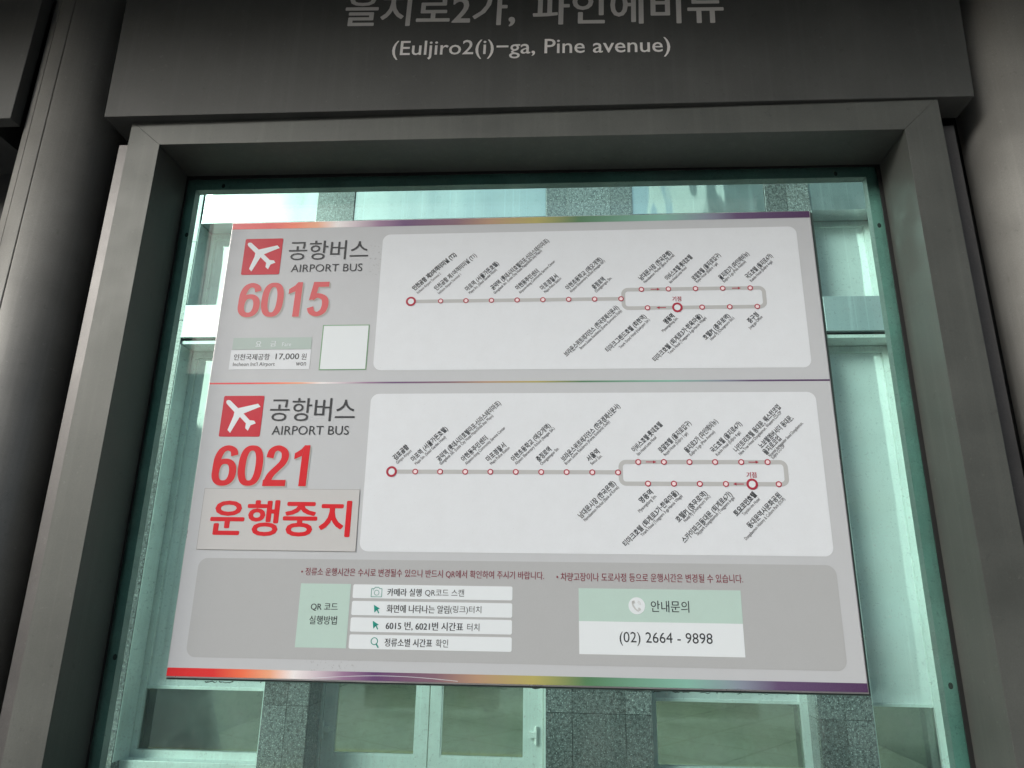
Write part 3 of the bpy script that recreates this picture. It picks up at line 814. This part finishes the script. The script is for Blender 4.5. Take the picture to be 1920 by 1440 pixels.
# body: aluminium composite sheet, 4 mm, with a bright cut edge
bm = prism_bm([(-0.6, -0.45), (0.6, -0.45), (0.6, 0.45), (-0.6, 0.45)], 0.0, 0.004)
bmesh.ops.recalc_face_normals(bm, faces=bm.faces)
me = bpy.data.meshes.new('board_sheet')
bm.to_mesh(me)
bm.free()
link('board_sheet', me, 'silver_edge', brd)
bm = prism_bm([(-0.6012, -0.4535), (0.604, -0.4535), (0.6065, 0.4485), (-0.5985, 0.4505)], 0.0042, 0.0072)  # dark sheet behind the board, reaching slightly past its right and lower edges
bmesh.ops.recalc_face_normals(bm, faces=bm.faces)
me = bpy.data.meshes.new('dark_underlay')
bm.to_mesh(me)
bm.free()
link('dark_underlay', me, 'underlay_dark', brd)
rect('printed_face', 0.8, 0.8, 1198.5, 897.6, 1, 'print_grey')
rect('rainbow_band', 0.8, 0.8, 1198.5, 15.2, 2, 'rainbow_band')
rect('rainbow_band', 0.8, 883.5, 1198.5, 897.4, 2, 'rainbow_band')
rect('divider_line', 1.0, 356.6, 1198.5, 359.9, 2, 'rainbow_band')
rect('route_panel', 328.5, 34.5, 1169, 333, 2, 'print_white', 16)
rect('route_panel', 329, 381, 1169.5, 680, 2, 'print_white', 16)
rect('notice_panel', 30.5, 694.5, 1170, 865.5, 2, 'print_band_grey', 17)

# airport bus logos: aeroplane in a red square
PL = [(44.3, 392.5), (41.6, 393.6), (40.6, 396.2), (42.3, 400.2), (59.8, 417.0), (59.2, 425.0), (50.9, 453.0), (56.9, 458.8), (72.2, 426.8),
      (86.1, 440.0), (85.6, 449.2), (91.7, 454.6), (95.8, 443.9), (105.6, 439.9), (102.0, 434.6), (92.8, 433.6), (78.6, 420.2), (111.0, 406.4), (105.6, 400.2), (66.4, 409.2), (48.6, 393.3)]
def logo(dx, dy, sx, sy, red):
    sq = rect('logo_square', 34.9 + dx, 384 + dy, 34.9 + dx + 81.6 * sx, 384 + dy + 82.2 * sy, 3, red, 3)
    plane = [(34.9 + dx + (x - 34.9) * sx, 384 + dy + (y - 384) * sy) for x, y in PL]
    from mathutils.geometry import tessellate_polygon
    tri = tessellate_polygon([[Vector((x, y, 0)) for x, y in plane]])
    me = bpy.data.meshes.new('aeroplane_symbol')
    me.from_pydata([bp(x, y, 4) for x, y in plane], [], [tuple(t) for t in tri])
    link('aeroplane_symbol', me, 'print_light', sq)
logo(-1.1, -345.5, 1.0, 1.015, 'print_logo_red')
logo(0, 0, 1.0, 1.0, 'print_logo_red')
txt('korean_heading', '공항버스', 130.5, 90.2, 300, 90.2, 'print_charcoal', height=44.5, bold=0.004)
txt('korean_heading', '공항버스', 130.9, 435.6, 300, 435.6, 'print_charcoal', height=46.5, bold=0.004)
txt('english_heading', 'AIRPORT BUS', 139.5, 117.6, 290.3, 117.6, 'print_charcoal', height=17.2, bold=0.0)
txt('english_heading', 'AIRPORT BUS', 139.5, 462.6, 291, 462.6, 'print_charcoal', height=17.6, bold=0.0)
# bold italic-looking route numbers drawn as ribbons
def spline(P_, n=9):
    Q = [P_[0]] + P_ + [P_[-1]]
    out = []
    for i in range(1, len(Q) - 2):
        p0, p1, p2, p3 = Q[i - 1], Q[i], Q[i + 1], Q[i + 2]
        for k in range(n):
            t = k / n
            out.append(tuple(0.5 * (2 * p1[j] + (p2[j] - p0[j]) * t + (2 * p0[j] - 5 * p1[j] + 4 * p2[j] - p3[j]) * t * t + (3 * p1[j] - p0[j] - 3 * p2[j] + p3[j]) * t ** 3) for j in (0, 1)))
    out.append(P_[-1])
    return out
def ribbon(pts, closed=False):
    L, Rr = [], []
    n = len(pts)
    for i in range(n):
        a = pts[(i - 1) % n] if (closed or i > 0) else pts[i]
        b = pts[(i + 1) % n] if (closed or i < n - 1) else pts[i]
        dx, dy = b[0] - a[0], b[1] - a[1]
        d = math.hypot(dx, dy)
        nx, ny = -dy / d, dx / d
        w = 0.087 * nx * nx + 0.066 * ny * ny
        L.append((pts[i][0] + nx * w, pts[i][1] + ny * w))
        Rr.append((pts[i][0] - nx * w, pts[i][1] - ny * w))
    q = [[L[i], L[(i + 1) % n], Rr[(i + 1) % n], Rr[i]] for i in range(n if closed else n - 1)]
    return q
def selip(cx, cy, rx, ry, e=2.5, n=48):
    out = []
    for k in range(n):
        t = 2 * math.pi * k / n
        cs, sn = math.cos(t), math.sin(t)
        out.append((cx + rx * math.copysign(abs(cs) ** (2 / e), cs), cy + ry * math.copysign(abs(sn) ** (2 / e), sn)))
    return out
DIG = {
    '0': [ribbon(selip(0.30, 0.5, 0.205, 0.432), True)],
    '6': [ribbon(selip(0.30, 0.335, 0.205, 0.267, 2.3), True), ribbon(spline([(0.50, 0.745), (0.455, 0.875), (0.32, 0.932), (0.185, 0.87), (0.11, 0.70), (0.095, 0.50), (0.10, 0.34)]))],
    '1': [[[(0.27, 0.0), (0.445, 0.0), (0.445, 0.72), (0.27, 0.72)], [(0.27, 0.72), (0.445, 0.72), (0.445, 1.0), (0.315, 1.0)], [(0.095, 0.655), (0.27, 0.735), (0.315, 1.0), (0.24, 0.90), (0.095, 0.80)]]],
    '2': [ribbon(spline([(0.125, 0.69), (0.165, 0.86), (0.30, 0.932), (0.445, 0.86), (0.49, 0.715), (0.44, 0.56), (0.32, 0.42), (0.20, 0.28), (0.14, 0.14), (0.13, 0.10)])), [[(0.03, 0.0), (0.57, 0.0), (0.57, 0.15), (0.03, 0.15)]]],
    '5': [[[(0.15, 0.855), (0.54, 0.855), (0.54, 1.0), (0.125, 1.0)], [(0.045, 0.47), (0.205, 0.51), (0.265, 0.86), (0.125, 1.0)]], ribbon(spline([(0.115, 0.52), (0.22, 0.595), (0.33, 0.592), (0.455, 0.51), (0.49, 0.34), (0.44, 0.155), (0.30, 0.068), (0.155, 0.125), (0.10, 0.265)]))],
}
def digits(name, s, x0, y0, x1, h, mat, layer):
    """left edge x0, baseline y0, right edge x1"""
    adv = 0.615
    total = adv * (len(s) - 1) + (0.45 if s[-1] == '1' else 0.59)
    kx = (x1 - x0) / (total - 0.0)
    allv, allf = [], []
    lay = 0
    for i, ch in enumerate(s):
        for grp in DIG[ch]:
            lay = (lay % 5) + 1
            for qi, q in enumerate(grp):
                if len(grp) < 6:
                    lay += 1
                b0 = len(allv)
                for (px, py) in q:
                    X = x0 + (i * adv + px + 0.02 * (py - 0.5)) * kx
                    v = bp(X, y0 - py * h, layer)
                    allv.append((v[0], v[1] - 0.00003 * lay, v[2]))
                allf.append(tuple(range(b0, b0 + len(q))))
    me = bpy.data.meshes.new(name)
    me.from_pydata(allv, [], allf)
    return link(name, me, mat, brd)
digits('number_shadow', '6015', 39.0, 219.9, 230.2, 76.5, 'print_shadow', 3)
digits('route_number', '6015', 36.4, 217.3, 227.6, 76.5, 'print_red_glare', 4)
digits('number_shadow', '6021', 33.6, 564.3, 221.0, 78.5, 'print_shadow', 3)
digits('route_number', '6021', 31.0, 561.7, 218.4, 78.5, 'print_red', 4)

# fare box and the blank square of the code
rect('fare_heading_box', 37.5, 262, 199.8, 287.2, 3, 'print_teal_pale')
rect('fare_box', 36.0, 288, 200.3, 329.6, 3, 'print_white')
txt('fare_heading', '요', 84.8, 281, 97, 281, 'print_light', height=11.5, bold=0.01)
txt('fare_heading', '금', 115.3, 281, 127.5, 281, 'print_light', height=11.5, bold=0.01)
txt('fare_heading', 'Fare', 139.8, 281, 158.2, 281, 'print_light', height=8.5)
txt('fare_text', '인천국제공항', 43.8, 309.9, 117.4, 309.9, height=13.4, bold=0.012)
txt('fare_amount', '17,000', 129.3, 310.6, 177.4, 310.6, height=14.2, bold=0.008, shear=0.08)
txt('fare_text', '원', 182, 310, 192.4, 310, height=13.4)
txt('fare_text', "Incheon Int'l Airport", 43.8, 324.6, 129.4, 324.6, height=10.4)
txt('fare_text', 'won', 172.4, 322.4, 193, 322.4, height=7.4)
rect('code_square_border', 219.6, 236.2, 315.2, 332, 3, 'print_green_line')
rect('code_square', 221.8, 238.2, 313.2, 330, 4, 'print_light')

# the two routes
def path(name, L, c, w, lay=3):
    """closed rounded rectangle line L=(x0,y0,x1,y1)"""
    x0, y0, x1, y1 = L
    pts = []
    for cx, cy, a0 in ((x1 - c, y0 + c, -90), (x1 - c, y1 - c, 0), (x0 + c, y1 - c, 90), (x0 + c, y0 + c, 180)):
        for k in range(7):
            a = math.radians(a0 + 15 * k)
            pts.append((cx, cy, math.cos(a), math.sin(a)))
    n = len(pts)
    q = []
    for i in range(n):
        a, b = pts[i], pts[(i + 1) % n]
        q.append([(a[0] + (c + w / 2) * a[2], a[1] + (c + w / 2) * a[3]), (b[0] + (c + w / 2) * b[2], b[1] + (c + w / 2) * b[3]),
                  (b[0] + (c - w / 2) * b[2], b[1] + (c - w / 2) * b[3]), (a[0] + (c - w / 2) * a[2], a[1] + (c - w / 2) * a[3])])
    return polys(name, q, lay, 'print_route')
rect('route_line', 395.8, 183.6, 817, 191.0, 3, 'print_route')
path('route_line', (821.0, 168.0, 1093.8, 207.7), 9.5, 7.6)
rect('route_line', 379.1, 529.6, 801.5, 537.2, 3, 'print_route')
path('route_line', (805.6, 514.1, 1101.8, 554.3), 9.5, 7.8)
BIG = [(395.8, 187.1), (925.2, 207.5), (379.1, 533.4), (1039.9, 554.3)]
SMALL = [(456.4, 187.1), (507.7, 187.1), (559.1, 187.2), (610.6, 187.2), (662.0, 187.3), (713.3, 187.4), (764.4, 187.5), (816.4, 187.6),
         (857.0, 167.9), (909.8, 167.9), (962.5, 168.0), (1015.2, 168.1), (1068.2, 168.2), (867.4, 207.6), (972.9, 207.7), (1025.9, 207.7), (1078.5, 207.7),
         (424.1, 533.3), (471.0, 533.3), (518.2, 533.3), (565.3, 533.3), (612.5, 533.3), (659.7, 533.4), (706.4, 533.5), (753.6, 533.6), (800.6, 533.7),
         (837.9, 514.2), (884.5, 514.1), (930.8, 514.1), (976.9, 514.1), (1023.7, 514.0), (1070.6, 513.9), (854.1, 554.0), (900.6, 554.0), (946.9, 554.1), (993.4, 554.1), (1086.7, 554.2)]
for x, y in SMALL:
    d = polys('stop_marker', [disc(x, y, 3.9, 24)], 4, 'print_pink')
    polys('marker_ring', ringq(x, y, 5.4, 3.5, 28), 5, 'print_ring', d)
for x, y in BIG:
    d = polys('terminus_marker', [disc(x, y, 7.2, 32)], 4, 'print_light')
    polys('marker_ring', ringq(x, y, 10.2, 6.2, 36), 5, 'print_ring', d)
ARR = [(875.0, 893.5, 168.0), (1033, 1050.6, 168.1), (903.1, 884.7, 207.6), (851.8, 871, 514.1), (1036.6, 1055.3, 514.0), (1025.3, 1006.2, 554.2)]
for xa, xb, y in ARR:
    s = 1 if xb > xa else -1
    polys('direction_arrow', [[(xa, y - 0.8), (xb - s * 5, y - 0.8), (xb - s * 5, y + 0.8), (xa, y + 0.8)], [(xb, y), (xb - s * 6, y - 2.7), (xb - s * 6, y + 2.7)]], 4, 'print_ring')
txt('turning_point_text', '기점', 916.0, 194.4, 933.6, 194.4, 'print_ring', height=10.2, bold=0.02)
txt('turning_point_text', '기점', 1031.0, 542.8, 1048.6, 542.8, 'print_ring', height=10.4, bold=0.02)
for k, e, a, b, c, d, bo in STATIONS:
    txt('station_name', k, a[0], a[1], b[0], b[1], 'print_charcoal', em=12.8, centre=0.37, bold=0.036 if bo else 0.018, n=0)
    txt('station_translation', e, c[0], c[1], d[0], d[1], 'print_grey_text', em=8.2, centre=0.30, bold=0.012)

# notices
txt('notice_text', '• 정류소 운행시간은 수시로 변경될수 있으니 반드시 QR에서 확인하여 주시기 바랍니다.', 225, 724.0, 665.3, 726.2, 'print_maroon', height=14.6, bold=0.006)
txt('notice_text', '• 차량고장이나 도로사정 등으로 운행시간은 변경될 수 있습니다.', 687, 727.0, 1010.6, 726.6, 'print_maroon', height=14.4, bold=0.006)
rect('guide_heading_box', 226.9, 737.2, 318.8, 845.8, 3, 'print_teal')
txt('guide_heading', 'QR 코드', 249, 784.2, 298.2, 784.2, height=13.2, bold=0.01)
txt('guide_heading', '실행방법', 248.5, 806.8, 298.4, 806.8, height=14.6, bold=0.01)
for y0, y1 in ((737.6, 761.3), (766.0, 790.2), (794.0, 818.0), (822.4, 846.2)):
    rect('guide_strip', 323.3, y0, 609.6, y1, 3, 'print_light', 3)
txt('guide_text', '카메라 실행', 385.9, 757.0, 447.8, 757.0, height=13.2, bold=0.018)
txt('guide_text', 'QR코드 스캔', 453.9, 757.0, 523.9, 757.0, height=13.2)
txt('guide_text', '화면에 나타나는 알림', 386.6, 785.2, 498.6, 785.2, height=13.6, bold=0.018)
txt('guide_text', '(링크)터치', 500.2, 785.6, 555.2, 785.6, height=14)
txt('guide_text', '6015 번, 6021번 시간표', 386.8, 814.4, 524.3, 814.4, height=14.6, bold=0.018)
txt('guide_text', '터치', 531.2, 813.4, 552.6, 813.4, height=12.8)
txt('guide_text', '정류소별 시간표', 386.6, 841.4, 470.9, 841.4, height=13.6, bold=0.018)
txt('guide_text', '확인', 477.0, 841.2, 498.8, 841.2, height=13.4)
# icons: camera, two pointers, magnifier
cx0, cy0, cx1, cy1 = 357.0, 744.6, 376.0, 758.6
polys('camera_icon', stroke([(cx0, cy0), (362.0, cy0), (363.3, 742.2), (370, 742.2), (371.4, cy0), (cx1, cy0), (cx1, cy1), (cx0, cy1), (cx0, cy0)], 0.95) + ringq(366.6, 751.6, 4.7, 3.9, 24) + stroke([(359, 746.8), (361.5, 746.8)], 0.8), 4, 'print_green')
for oy in (772.0, 799.0):
    polys('pointer_icon', [[(363.0, oy), (374.4, oy + 6.6), (369.6, oy + 8.3)], [(363.0, oy), (369.6, oy + 8.3), (365.0, oy + 13.6)], [(368.2, oy + 7.8), (370.0, oy + 6.9), (373.8, oy + 13.8), (372.0, oy + 14.8)]], 4, 'print_green')
polys('magnifier_icon', ringq(368.3, 833.0, 6.4, 5.0, 28) + stroke([(371.8, 837.4), (376.0, 843.6)], 2.2), 4, 'print_green')
# enquiries box
rect('enquiry_heading_box', 725.8, 738.8, 1004.8, 793.6, 3, 'print_teal')
rect('enquiry_box', 725.8, 793.6, 1004.6, 847.3, 3, 'print_light')
d = polys('phone_icon', [disc(826.1, 766.9, 14.2, 40)], 4, 'print_light')
hs_ = [(819.6, 759.2), (818.6, 763.2), (820.2, 767.6), (823.4, 772.0), (827.0, 775.0), (829.4, 775.6)]
polys('handset_symbol', stroke(hs_, 2.6) + [[(818.6, 758.8), (822.4, 757.8), (823.6, 762.4), (820.4, 764.0)], [(827.4, 772.2), (829.6, 769.4), (833.2, 772.2), (831.0, 775.8)]]
      + ringq(826.8, 764.6, 6.4, 5.5, 10, -80, 10) + ringq(826.8, 764.6, 4.0, 3.2, 10, -80, 10), 5, 'print_icon_grey', d)
txt('enquiry_heading', '안내문의', 850.2, 776.8, 915.6, 776.8, height=19, bold=0.004)
txt('telephone_number', '(02) 2664 - 9898', 794.9, 832.4, 951.9, 832.4, height=22.6)

polys('pale_arc', stroke([(262 + 16 * i, 896.3 - 7.2 * math.sin(math.pi * (i + 0.5) / 17.5)) for i in range(17)], 0.7), 3, 'print_light')  # thin pale arc along the lower rainbow band
# ------------------------------------------------------------------ sticker on the board
stk = empty('notice_sticker', 'pale grey sticker with large red Korean lettering stuck below the number 6021', 'sticker', (0, 0, H0))
def sflat(name, pts, layer, mat):
    return flat(name, pts, layer, mat, stk)
sflat('sticker_edge', [(22.4, 566.4), (321.9, 567.4), (322.9, 681.0), (22.8, 679.8)], 5, 'print_outline')
sflat('sticker_sheet', [(23.1, 567.0), (321.3, 568.0), (322.2, 680.3), (23.5, 679.1)], 6, 'print_sticker')
put_text('red_lettering', '운행중지', stk, lambda x, y: bp(x, -y, 7), 'print_red', (41.6, -654.3), (309.2, -654.9), height=66.5, bold=0.026)
